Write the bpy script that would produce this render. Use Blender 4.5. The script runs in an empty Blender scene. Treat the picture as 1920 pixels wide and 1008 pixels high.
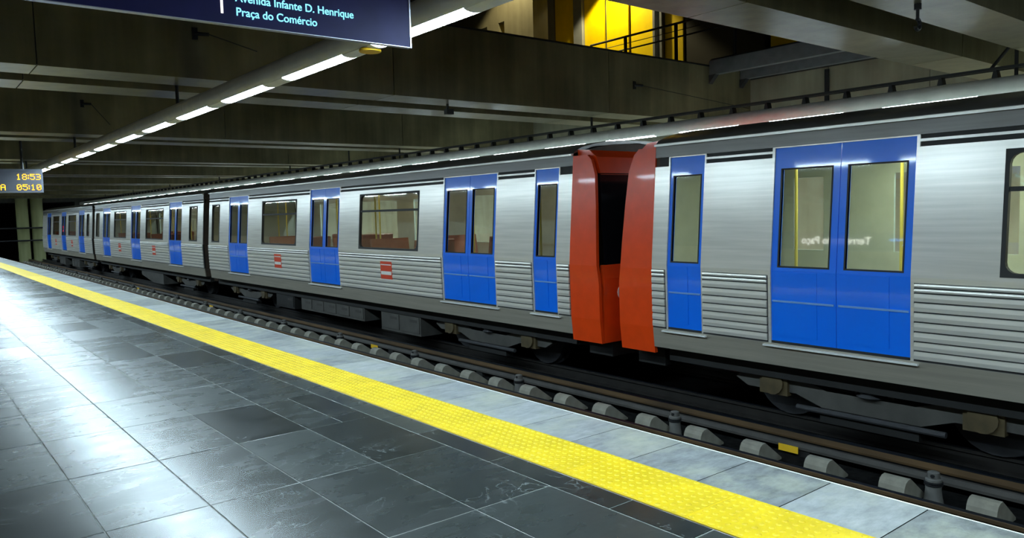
import bpy, math, random
from mathutils import Matrix, Vector

# ------------------------------------------------------------------ camera, world, exposure
SC = bpy.context.scene
COL = SC.collection
random.seed(7)
EYE = 1.55                       # camera height above the platform floor
F_PX, YAW, PITCH, ROLL = 1445.38, math.radians(38.745), math.radians(-4.3066), math.radians(-1.5466)
fwd = Vector((math.sin(YAW) * math.cos(PITCH), math.cos(YAW) * math.cos(PITCH), math.sin(PITCH)))
rgt = Vector((math.cos(YAW), -math.sin(YAW), 0))
upv = rgt.cross(fwd)
r2 = math.cos(ROLL) * rgt + math.sin(ROLL) * upv
u2 = -math.sin(ROLL) * rgt + math.cos(ROLL) * upv
cam_d = bpy.data.cameras.new('camera')
cam_d.sensor_width = 36.0
cam_d.lens = 36.0 * F_PX / 1920.0
cam_d.clip_end = 300
cam = bpy.data.objects.new('camera', cam_d)
COL.objects.link(cam)
cam.matrix_world = Matrix(((r2.x, u2.x, -fwd.x, 0), (r2.y, u2.y, -fwd.y, 0), (r2.z, u2.z, -fwd.z, EYE), (0, 0, 0, 1)))
SC.camera = cam

world = bpy.data.worlds.new('World')
SC.world = world
world.use_nodes = True
world.node_tree.nodes['Background'].inputs[0].default_value = (0.5, 0.55, 0.6, 1)
world.node_tree.nodes['Background'].inputs[1].default_value = 0.0
SC.view_settings.view_transform = 'Standard'
SC.view_settings.look = 'None'
SC.view_settings.gamma = 1
SC.view_settings.use_curve_mapping = False
SC.view_settings.exposure = 0.0
LAMP = 105.0                      # strength of the platform lamps


def project(x, y, z):
    d = Vector((x, y, z - EYE))
    w = d.dot(fwd)
    if w < 0.05:
        return None
    return 960 + F_PX * d.dot(r2) / w, 504 - F_PX * d.dot(u2) / w


# ------------------------------------------------------------------ materials
MATS = {}


def N(nt, t, **kw):
    n = nt.nodes.new(t)
    for k, v in kw.items():
        setattr(n, k, v)
    return n


def base_mat(name):
    m = bpy.data.materials.new(name)
    m.use_nodes = True
    MATS[name] = m
    return m, m.node_tree, m.node_tree.nodes['Principled BSDF']


def plain(name, col, rough=0.5, metal=0.0, spec=0.5, noise=0.0, nscale=6.0, stretch=(1, 1, 1), bump=0.0):
    """colour with soft procedural mottling, so nothing is dead flat"""
    m, nt, p = base_mat(name)
    L = nt.links
    p.inputs['Roughness'].default_value = rough
    p.inputs['Metallic'].default_value = metal
    p.inputs['Specular IOR Level'].default_value = spec
    if noise <= 0:
        noise = 0.06
    tc = N(nt, 'ShaderNodeTexCoord')
    mp = N(nt, 'ShaderNodeMapping')
    mp.inputs['Scale'].default_value = stretch
    L.new(tc.outputs['Object'], mp.inputs['Vector'])
    nz = N(nt, 'ShaderNodeTexNoise')
    nz.inputs['Scale'].default_value = nscale
    nz.inputs['Detail'].default_value = 5
    L.new(mp.outputs['Vector'], nz.inputs['Vector'])
    cr = N(nt, 'ShaderNodeValToRGB')
    cr.color_ramp.elements[0].position = 0.3
    cr.color_ramp.elements[1].position = 0.7
    cr.color_ramp.elements[0].color = (*[c * (1 - noise) for c in col], 1)
    cr.color_ramp.elements[1].color = (*[min(1, c * (1 + noise)) for c in col], 1)
    L.new(nz.outputs['Fac'], cr.inputs['Fac'])
    L.new(cr.outputs['Color'], p.inputs['Base Color'])
    if bump:
        b = N(nt, 'ShaderNodeBump')
        b.inputs['Strength'].default_value = bump
        b.inputs['Distance'].default_value = 0.01
        L.new(nz.outputs['Fac'], b.inputs['Height'])
        L.new(b.outputs['Normal'], p.inputs['Normal'])
    return m


def coat(m, w=0.6):
    p = m.node_tree.nodes['Principled BSDF']
    p.inputs['Coat Weight'].default_value = w
    p.inputs['Coat Roughness'].default_value = 0.06
    return m


def emit(name, col, strength):
    m = bpy.data.materials.new(name)
    m.use_nodes = True
    nt = m.node_tree
    nt.nodes.clear()
    o = N(nt, 'ShaderNodeOutputMaterial')
    e = N(nt, 'ShaderNodeEmission')
    e.inputs[0].default_value = (*col, 1)
    e.inputs[1].default_value = strength
    nt.links.new(e.outputs[0], o.inputs[0])
    MATS[name] = m
    return m


def concrete(name, dark, light, rough=0.4, scale=0.7, spec=0.5):
    m, nt, p = base_mat(name)
    L = nt.links
    tc = N(nt, 'ShaderNodeTexCoord')
    mp = N(nt, 'ShaderNodeMapping')
    L.new(tc.outputs['Object'], mp.inputs['Vector'])
    n1 = N(nt, 'ShaderNodeTexNoise')
    n1.inputs['Scale'].default_value = scale
    n1.inputs['Detail'].default_value = 7
    n1.inputs['Roughness'].default_value = 0.6
    L.new(mp.outputs['Vector'], n1.inputs['Vector'])
    mp2 = N(nt, 'ShaderNodeMapping')          # vertical run marks
    mp2.inputs['Scale'].default_value = (5, 5, 0.35)
    L.new(tc.outputs['Object'], mp2.inputs['Vector'])
    n2 = N(nt, 'ShaderNodeTexNoise')
    n2.inputs['Scale'].default_value = 1.0
    n2.inputs['Detail'].default_value = 4
    L.new(mp2.outputs['Vector'], n2.inputs['Vector'])
    mx = N(nt, 'ShaderNodeMix')
    mx.data_type = 'FLOAT'
    mx.inputs[0].default_value = 0.4
    L.new(n1.outputs['Fac'], mx.inputs[2])
    L.new(n2.outputs['Fac'], mx.inputs[3])
    cr = N(nt, 'ShaderNodeValToRGB')
    cr.color_ramp.elements[0].position = 0.36
    cr.color_ramp.elements[1].position = 0.66
    cr.color_ramp.elements[0].color = (*dark, 1)
    cr.color_ramp.elements[1].color = (*light, 1)
    L.new(mx.outputs[0], cr.inputs['Fac'])
    n3 = N(nt, 'ShaderNodeTexNoise')          # small pits
    n3.inputs['Scale'].default_value = 26
    n3.inputs['Detail'].default_value = 6
    L.new(tc.outputs['Object'], n3.inputs['Vector'])
    L.new(cr.outputs['Color'], p.inputs['Base Color'])
    b = N(nt, 'ShaderNodeBump')
    b.inputs['Strength'].default_value = 0.12
    b.inputs['Distance'].default_value = 0.01
    L.new(n3.outputs['Fac'], b.inputs['Height'])
    L.new(b.outputs['Normal'], p.inputs['Normal'])
    rr = N(nt, 'ShaderNodeMapRange')
    rr.inputs['To Min'].default_value = rough * 0.8
    rr.inputs['To Max'].default_value = rough * 1.3
    L.new(n1.outputs['Fac'], rr.inputs['Value'])
    L.new(rr.outputs[0], p.inputs['Roughness'])
    p.inputs['Specular IOR Level'].default_value = spec
    return m


def slate(name, dark, light, r0, r1, stains=None, vary=0.5, bump=0.05, rvary=0.0, ior=1.5, lo=0.3, hi=0.75, nsc=6):
    """riven stone: fine streaks, light scuffs, every tile its own tone"""
    m, nt, p = base_mat(name)
    L = nt.links
    tc = N(nt, 'ShaderNodeTexCoord')
    oi = N(nt, 'ShaderNodeObjectInfo')
    off = N(nt, 'ShaderNodeVectorMath', operation='MULTIPLY_ADD')
    off.inputs[1].default_value = (0, 0, 0)
    geo = N(nt, 'ShaderNodeNewGeometry')
    mp = N(nt, 'ShaderNodeMapping')
    mp.inputs['Scale'].default_value = (1.0, 2.2, 1.0)
    L.new(geo.outputs['Position'], mp.inputs['Vector'])
    n1 = N(nt, 'ShaderNodeTexNoise')
    n1.inputs['Scale'].default_value = nsc
    n1.inputs['Detail'].default_value = 10
    n1.inputs['Roughness'].default_value = 0.68
    n1.inputs['Distortion'].default_value = 0.15
    L.new(mp.outputs['Vector'], n1.inputs['Vector'])
    add = N(nt, 'ShaderNodeMath', operation='MULTIPLY_ADD')
    L.new(oi.outputs['Random'], add.inputs[0])
    add.inputs[1].default_value = vary
    L.new(n1.outputs['Fac'], add.inputs[2])
    cr = N(nt, 'ShaderNodeValToRGB')
    cr.color_ramp.elements[0].position = lo
    cr.color_ramp.elements[1].position = hi + vary * 0.8
    cr.color_ramp.elements[0].color = (*dark, 1)
    cr.color_ramp.elements[1].color = (*light, 1)
    L.new(add.outputs[0], cr.inputs['Fac'])
    col = cr.outputs['Color']
    # scuffs: thin bright threads
    vo = N(nt, 'ShaderNodeTexNoise')
    vo.inputs['Scale'].default_value = 3.2
    vo.inputs['Detail'].default_value = 8
    vo.inputs['Distortion'].default_value = 1.6
    L.new(geo.outputs['Position'], vo.inputs['Vector'])
    sc = N(nt, 'ShaderNodeValToRGB')
    e = sc.color_ramp.elements
    e[0].position, e[0].color = 0.485, (0, 0, 0, 1)
    e[1].position, e[1].color = 0.515, (0, 0, 0, 1)
    k = e.new(0.5)
    k.color = (1, 1, 1, 1)
    L.new(vo.outputs['Fac'], sc.inputs['Fac'])
    n4 = N(nt, 'ShaderNodeTexNoise')
    n4.inputs['Scale'].default_value = 1.7
    L.new(geo.outputs['Position'], n4.inputs['Vector'])
    g4 = N(nt, 'ShaderNodeMapRange')
    g4.inputs['From Min'].default_value = 0.5
    g4.inputs['From Max'].default_value = 0.75
    g4.inputs['To Max'].default_value = 0.5
    L.new(n4.outputs['Fac'], g4.inputs['Value'])
    mu = N(nt, 'ShaderNodeMath', operation='MULTIPLY')
    L.new(sc.outputs['Color'], mu.inputs[0])
    L.new(g4.outputs[0], mu.inputs[1])
    mxs = N(nt, 'ShaderNodeMix')
    mxs.data_type = 'RGBA'
    L.new(mu.outputs[0], mxs.inputs[0])
    L.new(col, mxs.inputs[6])
    mxs.inputs[7].default_value = (0.42, 0.46, 0.46, 1)
    col = mxs.outputs[2]
    if stains:
        n5 = N(nt, 'ShaderNodeTexNoise')
        n5.inputs['Scale'].default_value = 1.9
        n5.inputs['Detail'].default_value = 8
        n5.inputs['Roughness'].default_value = 0.7
        L.new(geo.outputs['Position'], n5.inputs['Vector'])
        g5 = N(nt, 'ShaderNodeMapRange')
        g5.inputs['From Min'].default_value = 0.46
        g5.inputs['From Max'].default_value = 0.68
        g5.inputs['To Max'].default_value = 0.8
        L.new(n5.outputs['Fac'], g5.inputs['Value'])
        mxt = N(nt, 'ShaderNodeMix')
        mxt.data_type = 'RGBA'
        L.new(g5.outputs[0], mxt.inputs[0])
        L.new(col, mxt.inputs[6])
        mxt.inputs[7].default_value = (*stains, 1)
        col = mxt.outputs[2]
    p.inputs['IOR'].default_value = ior
    L.new(col, p.inputs['Base Color'])
    rr = N(nt, 'ShaderNodeMapRange')
    rr.inputs['From Min'].default_value = 0.3
    rr.inputs['From Max'].default_value = 0.7
    rr.inputs['To Min'].default_value = r0
    rr.inputs['To Max'].default_value = r1
    n6 = N(nt, 'ShaderNodeTexNoise')
    n6.inputs['Scale'].default_value = 2.6
    n6.inputs['Detail'].default_value = 4
    L.new(mp.outputs['Vector'], n6.inputs['Vector'])
    L.new(n6.outputs['Fac'], rr.inputs['Value'])
    ra = N(nt, 'ShaderNodeMath', operation='MULTIPLY_ADD')
    L.new(oi.outputs['Random'], ra.inputs[0])
    ra.inputs[1].default_value = rvary
    L.new(rr.outputs[0], ra.inputs[2])
    L.new(ra.outputs[0], p.inputs['Roughness'])
    b = N(nt, 'ShaderNodeBump')
    b.inputs['Strength'].default_value = bump
    b.inputs['Distance'].default_value = 0.004
    L.new(n1.outputs['Fac'], b.inputs['Height'])
    L.new(b.outputs['Normal'], p.inputs['Normal'])
    return m


def brushed(name, col, rough, metal=0.85):
    """stainless sheet: long faint brush marks along the car"""
    m, nt, p = base_mat(name)
    L = nt.links
    geo = N(nt, 'ShaderNodeNewGeometry')
    mp = N(nt, 'ShaderNodeMapping')
    mp.inputs['Scale'].default_value = (1, 0.35, 9)
    L.new(geo.outputs['Position'], mp.inputs['Vector'])
    n = N(nt, 'ShaderNodeTexNoise')
    n.inputs['Scale'].default_value = 3
    n.inputs['Detail'].default_value = 6
    L.new(mp.outputs['Vector'], n.inputs['Vector'])
    cr = N(nt, 'ShaderNodeValToRGB')
    cr.color_ramp.elements[0].position = 0.3
    cr.color_ramp.elements[1].position = 0.7
    cr.color_ramp.elements[0].color = (*[c * 0.82 for c in col], 1)
    cr.color_ramp.elements[1].color = (*col, 1)
    L.new(n.outputs['Fac'], cr.inputs['Fac'])
    L.new(cr.outputs['Color'], p.inputs['Base Color'])
    p.inputs['Roughness'].default_value = rough
    p.inputs['Metallic'].default_value = metal
    return m


def glass(name, tint, refl=1.0):
    """thin tinted sheet: Fresnel mirror over a tinted pass-through"""
    m = bpy.data.materials.new(name)
    m.use_nodes = True
    nt = m.node_tree
    nt.nodes.clear()
    o = N(nt, 'ShaderNodeOutputMaterial')
    t = N(nt, 'ShaderNodeBsdfTransparent')
    t.inputs[0].default_value = (*tint, 1)
    g = N(nt, 'ShaderNodeBsdfGlossy')
    g.inputs['Roughness'].default_value = 0.03
    g.inputs['Color'].default_value = (refl, refl, refl, 1)
    lw = N(nt, 'ShaderNodeLayerWeight')          # Schlick curve, the same on both faces of the sheet
    lw.inputs['Blend'].default_value = 0.5
    pw = N(nt, 'ShaderNodeMath', operation='POWER')
    pw.inputs[1].default_value = 5.0
    nt.links.new(lw.outputs['Facing'], pw.inputs[0])
    fr = N(nt, 'ShaderNodeMath', operation='MULTIPLY_ADD')
    fr.inputs[1].default_value = 0.94
    fr.inputs[2].default_value = 0.06
    nt.links.new(pw.outputs[0], fr.inputs[0])
    mx = N(nt, 'ShaderNodeMixShader')
    nt.links.new(fr.outputs[0], mx.inputs[0])
    nt.links.new(t.outputs[0], mx.inputs[1])
    nt.links.new(g.outputs[0], mx.inputs[2])
    nt.links.new(mx.outputs[0], o.inputs[0])
    MATS[name] = m
    return m


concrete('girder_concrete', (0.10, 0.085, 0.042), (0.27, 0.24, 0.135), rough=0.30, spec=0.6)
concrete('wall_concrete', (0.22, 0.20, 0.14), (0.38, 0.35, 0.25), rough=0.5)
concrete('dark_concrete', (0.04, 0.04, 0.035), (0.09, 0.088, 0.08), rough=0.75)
concrete('block_concrete', (0.17, 0.155, 0.125), (0.32, 0.30, 0.245), rough=0.8, scale=5)
concrete('limestone', (0.55, 0.42, 0.24), (0.74, 0.60, 0.38), rough=0.45, scale=1.5)
concrete('column_paint', (0.20, 0.21, 0.09), (0.30, 0.31, 0.15), rough=0.6)
plain('trackbed', (0.008, 0.008, 0.008), rough=0.95, spec=0.05, noise=0.5, nscale=14, bump=0.6)
plain('grout', (0.30, 0.31, 0.29), rough=0.85, noise=0.25, nscale=9)
slate('slate', (0.002, 0.0026, 0.0026), (0.040, 0.048, 0.046), 0.215, 0.275, bump=0.015, rvary=0.05, ior=1.62, lo=0.2, hi=0.82, nsc=11)
slate('coping_stone', (0.08, 0.09, 0.095), (0.44, 0.46, 0.47), 0.34, 0.55, stains=(0.42, 0.43, 0.34), vary=0.3, bump=0.08)
plain('tactile_yellow', (0.78, 0.55, 0.010), rough=0.42, noise=0.14, nscale=3.2)
plain('tube_paint', (0.88, 0.85, 0.80), rough=0.38, noise=0.06)
plain('black_steel', (0.012, 0.012, 0.014), rough=0.5)
plain('grey_steel', (0.20, 0.21, 0.23), rough=0.45, metal=0.4, noise=0.12)
plain('dark_steel', (0.055, 0.055, 0.06), rough=0.5, metal=0.3, noise=0.2)
plain('rail_steel', (0.16, 0.115, 0.075), rough=0.45, metal=0.6, noise=0.35, nscale=7, stretch=(1, 0.3, 1))
plain('rail_rust', (0.09, 0.05, 0.019), rough=0.7, metal=0.1, noise=0.45, nscale=5, stretch=(1, 0.25, 1))
plain('rail_shaded', (0.018, 0.015, 0.013), rough=0.6, metal=0.2, noise=0.3)  # rail rust darkened to carry the shade beneath the train
plain('rail_top', (0.02, 0.025, 0.035), rough=0.35, metal=0.7, noise=0.2)
plain('third_rail_grey', (0.05, 0.045, 0.04), rough=0.7, noise=0.25, nscale=5)
plain('insulator_grey', (0.15, 0.145, 0.135), rough=0.5, noise=0.2)
plain('tag_yellow', (0.85, 0.50, 0.02), rough=0.5)
brushed('stainless', (0.90, 0.865, 0.80), 0.26, 0.45)
brushed('stainless_rib', (0.92, 0.88, 0.81), 0.34, 0.45)
brushed('sill_metal', (0.46, 0.42, 0.345), 0.42, 0.4)
brushed('roof_metal', (0.16, 0.15, 0.14), 0.3, 0.4)
coat(plain('blue_paint', (0.0, 0.18, 1.0), rough=0.3, spec=0.5, noise=0.05, nscale=1.5))
coat(plain('red_paint', (0.85, 0.065, 0.006), rough=0.3, spec=0.5, noise=0.06), 0.25)
plain('logo_red', (0.72, 0.07, 0.03), rough=0.4)
plain('logo_white', (0.85, 0.83, 0.78), rough=0.4)
plain('light_blue_strip', (0.22, 0.45, 0.95), rough=0.25, metal=0.3)
plain('bright_edge', (0.9, 0.9, 0.88), rough=0.3, metal=0.1)
plain('rubber', (0.015, 0.015, 0.016), rough=0.6)
plain('bellows', (0.06, 0.04, 0.027), rough=0.7, noise=0.2)
plain('equipment_grey', (0.072, 0.068, 0.061), rough=0.55, noise=0.22, nscale=4)
plain('equipment_dark', (0.012, 0.0115, 0.011), rough=0.6, noise=0.3, nscale=4)
plain('axle_ochre', (0.085, 0.062, 0.028), rough=0.6, noise=0.3)
plain('interior_cream', (0.50, 0.52, 0.42), rough=0.5)
plain('interior_floor', (0.10, 0.10, 0.10), rough=0.5)
plain('seat_red', (0.26, 0.08, 0.035), rough=0.6, noise=0.15)
plain('pole_yellow', (0.75, 0.60, 0.10), rough=0.3)
plain('sign_navy', (0.012, 0.012, 0.10), rough=0.5, spec=0.25, noise=0.15)
plain('sign_rim', (0.40, 0.41, 0.5), rough=0.35, metal=0.6)
plain('display_case', (0.09, 0.10, 0.13), rough=0.35, metal=0.3)
plain('display_screen', (0.03, 0.035, 0.06), rough=0.22)
plain('yellow_panel', (0.92, 0.66, 0.0), rough=0.4, noise=0.04)
plain('grey_panel', (0.22, 0.235, 0.26), rough=0.45)
plain('dark_panel', (0.02, 0.02, 0.021), rough=0.6)
glass('window_glass', (0.93, 0.95, 0.93))
glass('door_glass', (0.90, 0.93, 0.93))
plain('windscreen', (0.006, 0.006, 0.008), rough=0.08)
emit('lamp_emit', (0.68, 0.89, 1.0), LAMP)
emit('sign_cyan', (0.25, 0.85, 1.0), 1.6)
emit('sign_white', (1.0, 0.97, 0.9), 1.5)
emit('board_white', (1.0, 0.97, 0.9), 7)
emit('led_amber', (1.0, 0.50, 0.02), 2.6)
emit('glow_red', (1.0, 0.02, 0.01), 1.6)
emit('board_blue', (0.05, 0.32, 1.0), 9)
emit('car_light', (0.90, 1.0, 0.72), 30)
emit('car_light_dim', (1.0, 0.88, 0.62), 6.5)
emit('downlight_lens', (1.0, 0.9, 0.6), 12)

# ------------------------------------------------------------------ mesh helpers
WLOC = {}
MESHES = {}


class MB:
    def __init__(self):
        self.v, self.f, self.mi, self.cur = [], [], [], 0

    def add(self, vs, fs):
        o = len(self.v)
        self.v += [tuple(p) for p in vs]
        self.f += [tuple(i + o for i in q) for q in fs]
        self.mi += [self.cur] * len(fs)
        return self

    def box(self, x0, x1, y0, y1, z0, z1):
        return self.add([(x0, y0, z0), (x1, y0, z0), (x1, y1, z0), (x0, y1, z0), (x0, y0, z1), (x1, y0, z1), (x1, y1, z1), (x0, y1, z1)],
                        [(0, 3, 2, 1), (4, 5, 6, 7), (0, 1, 5, 4), (1, 2, 6, 5), (2, 3, 7, 6), (3, 0, 4, 7)])

    def slab(self, x0, x1, y0, y1, z0, z1, c):
        """box with a chamfer round the top edge"""
        return self.add([(x0, y0, z0), (x1, y0, z0), (x1, y1, z0), (x0, y1, z0),
                         (x0, y0, z1 - c), (x1, y0, z1 - c), (x1, y1, z1 - c), (x0, y1, z1 - c),
                         (x0 + c, y0 + c, z1), (x1 - c, y0 + c, z1), (x1 - c, y1 - c, z1), (x0 + c, y1 - c, z1)],
                        [(0, 3, 2, 1), (0, 1, 5, 4), (1, 2, 6, 5), (2, 3, 7, 6), (3, 0, 4, 7),
                         (4, 5, 9, 8), (5, 6, 10, 9), (6, 7, 11, 10), (7, 4, 8, 11), (8, 9, 10, 11)])

    def prism(self, poly, axis, a, b):
        """polygon (pairs) pushed along an axis; pairs are the two other axes in xyz order"""
        n = len(poly)

        def P(p, t):
            return {'x': (t, p[0], p[1]), 'y': (p[0], t, p[1]), 'z': (p[0], p[1], t)}[axis]
        vs = [P(p, a) for p in poly] + [P(p, b) for p in poly]
        fs = [tuple(range(n - 1, -1, -1)), tuple(range(n, 2 * n))]
        fs += [(i, (i + 1) % n, n + (i + 1) % n, n + i) for i in range(n)]
        return self.add(vs, fs)

    def cyl(self, p0, p1, r, n=12, r1=None):
        p0, p1 = Vector(p0), Vector(p1)
        d = (p1 - p0).normalized()
        a = d.orthogonal().normalized()
        b = d.cross(a)
        r1 = r if r1 is None else r1
        vs = []
        for q, rr in ((p0, r), (p1, r1)):
            for i in range(n):
                t = 2 * math.pi * i / n
                vs.append(q + a * math.cos(t) * rr + b * math.sin(t) * rr)
        fs = [tuple(range(n - 1, -1, -1)), tuple(range(n, 2 * n))]
        fs += [(i, (i + 1) % n, n + (i + 1) % n, n + i) for i in range(n)]
        return self.add(vs, fs)

    def lathe(self, prof, n=16, c=(0, 0)):
        vs, fs = [], []
        for r, z in prof:
            for i in range(n):
                t = 2 * math.pi * i / n
                vs.append((c[0] + r * math.cos(t), c[1] + r * math.sin(t), z))
        for k in range(len(prof) - 1):
            for i in range(n):
                j = (i + 1) % n
                fs.append((k * n + i, k * n + j, (k + 1) * n + j, (k + 1) * n + i))
        fs.append(tuple(range(n - 1, -1, -1)))
        fs.append(tuple((len(prof) - 1) * n + i for i in range(n)))
        return self.add(vs, fs)

    def mesh(self, name, mats, smooth=None, recalc=True):
        me = bpy.data.meshes.new(name)
        me.from_pydata(self.v, [], self.f)
        for m in ([mats] if isinstance(mats, str) else mats):
            me.materials.append(MATS[m])
        me.polygons.foreach_set('material_index', self.mi)
        if recalc:
            import bmesh
            bm = bmesh.new()
            bm.from_mesh(me)
            bmesh.ops.recalc_face_normals(bm, faces=bm.faces)
            bm.to_mesh(me)
            bm.free()
        if smooth:
            me.polygons.foreach_set('use_smooth', [True] * len(me.polygons))
            me.set_sharp_from_angle(angle=math.radians(smooth))
        me.update()
        return me

    def build(self, name, mats, parent=None, at=(0, 0, 0), smooth=None, **tags):
        return place(name, self.mesh(name, mats, smooth), parent, at, **tags)


def place(name, me, parent=None, at=(0, 0, 0), **tags):
    o = bpy.data.objects.new(name, me)
    COL.objects.link(o)
    at = Vector(at)
    WLOC[o.name] = at
    if parent is not None:
        o.parent = parent
        o.location = at - WLOC[parent.name]
    else:
        o.location = at
    for k, v in tags.items():
        o[k] = v
    return o


def thing(name, at, label, category, group=None):
    o = place(name, None, None, at)
    o.empty_display_size = 0.2
    o['label'] = label
    o['category'] = category
    if group:
        o['group'] = group
    return o


def tag(o, label, category, group=None):
    o['label'] = label
    o['category'] = category
    if group:
        o['group'] = group
    return o


def cached(key, make):
    if key not in MESHES:
        MESHES[key] = make()
    return MESHES[key]


def text_mesh(txt, size, mat, plane, bold=0.0, spacing=1.0):
    """lettering from Blender's built-in font, laid into a vertical plane ('-y' faces -Y, '+x' faces +X)"""
    cu = bpy.data.curves.new('lettering', 'FONT')
    cu.body = txt
    cu.size = size
    cu.offset = bold
    cu.extrude = 0.0015
    cu.space_character = spacing
    ob = bpy.data.objects.new('lettering_tmp', cu)
    COL.objects.link(ob)
    dg = bpy.context.evaluated_depsgraph_get()
    me = bpy.data.meshes.new_from_object(ob.evaluated_get(dg))
    bpy.data.objects.remove(ob)
    for v in me.vertices:
        x, y, z = v.co
        v.co = (x, -z, y) if plane == '-y' else (z, x, y)
    me.materials.clear()
    me.materials.append(MATS[mat])
    me.name = 'lettering'
    return me


def place_letters(me, parent, at, ax):
    """one object per letter: loose pieces whose spans overlap (dots, accents) stay together"""
    n = len(me.vertices)
    up = list(range(n))

    def root(i):
        while up[i] != i:
            up[i] = up[up[i]]
            i = up[i]
        return i
    for e in me.edges:
        a, b_ = root(e.vertices[0]), root(e.vertices[1])
        up[a] = b_
    comp = {}
    for p in me.polygons:
        comp.setdefault(root(p.vertices[0]), []).append(p)
    spans = []
    for ps in comp.values():
        c = [me.vertices[i].co[ax] for p in ps for i in p.vertices]
        spans.append([min(c), max(c), ps])
    spans.sort(key=lambda q: q[0])
    out = []
    for a, b_, ps in spans:
        if out and min(b_, out[-1][1]) - max(a, out[-1][0]) > 0.4 * min(b_ - a, out[-1][1] - out[-1][0]):
            out[-1][1] = max(b_, out[-1][1])
            out[-1][2] += ps
        else:
            out.append([a, b_, list(ps)])
    for a, b_, ps in out:
        ids = sorted({i for p in ps for i in p.vertices})
        ix = {i: k_ for k_, i in enumerate(ids)}
        o = Vector((0, 0, 0))
        o[ax] = a
        m = bpy.data.meshes.new('letter')
        m.from_pydata([me.vertices[i].co - o for i in ids], [], [[ix[i] for i in p.vertices] for p in ps])
        m.materials.append(me.materials[0])
        place('letter', m, parent, Vector(at) + o)


def mesh_width(me, ax):
    c = [v.co[ax] for v in me.vertices]
    return max(c) - min(c)


# ------------------------------------------------------------------ levels measured from the photograph
SOFFIT, UP_BOT, UP_TOP, ROOF = 3.24, 4.20, 4.32, 8.4
X_EDGE, X_TACT0, X_TACT1 = 3.97, 2.985, 3.44
BED, RAIL_TOP = -1.02, -0.83
X_WL, X_WR = -3.3, 14.4
Y_NEAR, Y_FAR = -9.0, 63.0
STR = dict(kind='structure')

# ------------------------------------------------------------------ large structure
floor = MB().box(X_WL, X_EDGE - 0.03, Y_NEAR, Y_FAR, -1.3, -0.0025).build('floor', 'grout', **STR)
MB().box(X_EDGE - 0.03, 10.06, Y_NEAR, 90, -1.3, BED).build('trackbed', 'trackbed', **STR)
MB().box(10.06, X_WR, Y_NEAR, Y_FAR, -1.3, 0).build('opposite_platform', 'coping_stone', **STR)

wall_right = MB().box(X_WR + 0.02, X_WR + 0.3, Y_NEAR, Y_FAR, 0, UP_BOT).build('wall_right', 'dark_concrete', **STR)
ys = [-9.0, -5.0, -1.3, 2.3, 6.07, 7.96, 9.72, 13.5, 17.3, 21.1, 24.9, 28.7, 32.5, 36.3, 40.1, 43.9, 47.7, 51.5, 55.3, 59.1, 63.0]
for a, b in zip(ys, ys[1:]):
    MB().slab(0, 0.03, 0.006, b - a - 0.006, 0, 2.36, 0.0).build('panel', 'limestone', wall_right, (X_WR, a, 0.02))
    MB().slab(0, 0.03, 0.006, b - a - 0.006, 2.372, UP_BOT - 0.05, 0.0).build('panel', 'wall_concrete', wall_right, (X_WR, a, 0.02))
wall_left = MB().box(X_WL - 0.3, X_WL - 0.03, Y_NEAR, Y_FAR, 0, ROOF).build('wall_left', 'dark_concrete', **STR)
pan = MB().slab(0, 0.03, 0.004, 1.196, 0.004, 1.044, 0.0).mesh('panel', 'limestone')
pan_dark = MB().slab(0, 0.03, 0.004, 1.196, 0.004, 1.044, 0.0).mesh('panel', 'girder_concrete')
for j in range(4):
    for i in range(60):
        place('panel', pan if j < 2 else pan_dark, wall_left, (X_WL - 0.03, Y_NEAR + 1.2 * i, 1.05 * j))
MB().box(X_WL, 16.6, Y_NEAR - 0.3, Y_NEAR, -1.3, ROOF).build('wall_back', 'limestone', **STR)
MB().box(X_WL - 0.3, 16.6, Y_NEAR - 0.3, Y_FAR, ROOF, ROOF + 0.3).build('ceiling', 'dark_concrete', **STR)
# upper floor: a deck behind the first girder pair, another over the camera, an open void between them
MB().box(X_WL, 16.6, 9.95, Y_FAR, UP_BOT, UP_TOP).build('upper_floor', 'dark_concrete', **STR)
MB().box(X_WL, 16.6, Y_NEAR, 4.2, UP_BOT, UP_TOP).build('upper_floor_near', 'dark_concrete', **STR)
# end wall with the tunnel mouth
wf = MB()
wf.box(X_WL, 5.2, Y_FAR - 2, Y_FAR - 1.6, 0, UP_BOT).box(10.1, X_WR, Y_FAR - 2, Y_FAR - 1.6, 0, UP_BOT).box(5.2, 10.1, Y_FAR - 2, Y_FAR - 1.6, 3.0, UP_BOT)
wf.build('wall_far', 'dark_concrete', **STR)
tn = MB()
tn.box(3.6, 3.94, Y_FAR, 90, BED, 3.2).box(10.2, 10.5, Y_FAR, 90, BED, 3.2).box(3.6, 10.5, Y_FAR, 90, 3.0, 3.3).box(3.6, 10.5, 90, 90.3, BED, 3.3)
tn.build('tunnel', 'dark_concrete', **STR)

# girder pairs crossing the hall
GX = [X_WL, -3.04, 1.34, 5.72, 10.1, X_WR]
for k in range(-2, 9):
    y = 2.6 + 7.1 * k
    if y > Y_FAR - 3:
        break
    for (a, b) in ((0.0, 0.60), (1.10, 1.75)):
        if k == 0:
            a, b = (0.19, 0.76) if a == 0 else (1.29, 1.90)
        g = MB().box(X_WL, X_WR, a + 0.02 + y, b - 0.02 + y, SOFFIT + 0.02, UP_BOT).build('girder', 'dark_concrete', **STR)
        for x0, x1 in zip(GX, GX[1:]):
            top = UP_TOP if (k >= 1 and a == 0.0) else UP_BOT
            MB().slab(0.006, x1 - x0 - 0.006, 0, b - a, top - SOFFIT, 0, 0.0).build('segment', 'girder_concrete', g, (x0, y + a, SOFFIT))

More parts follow.
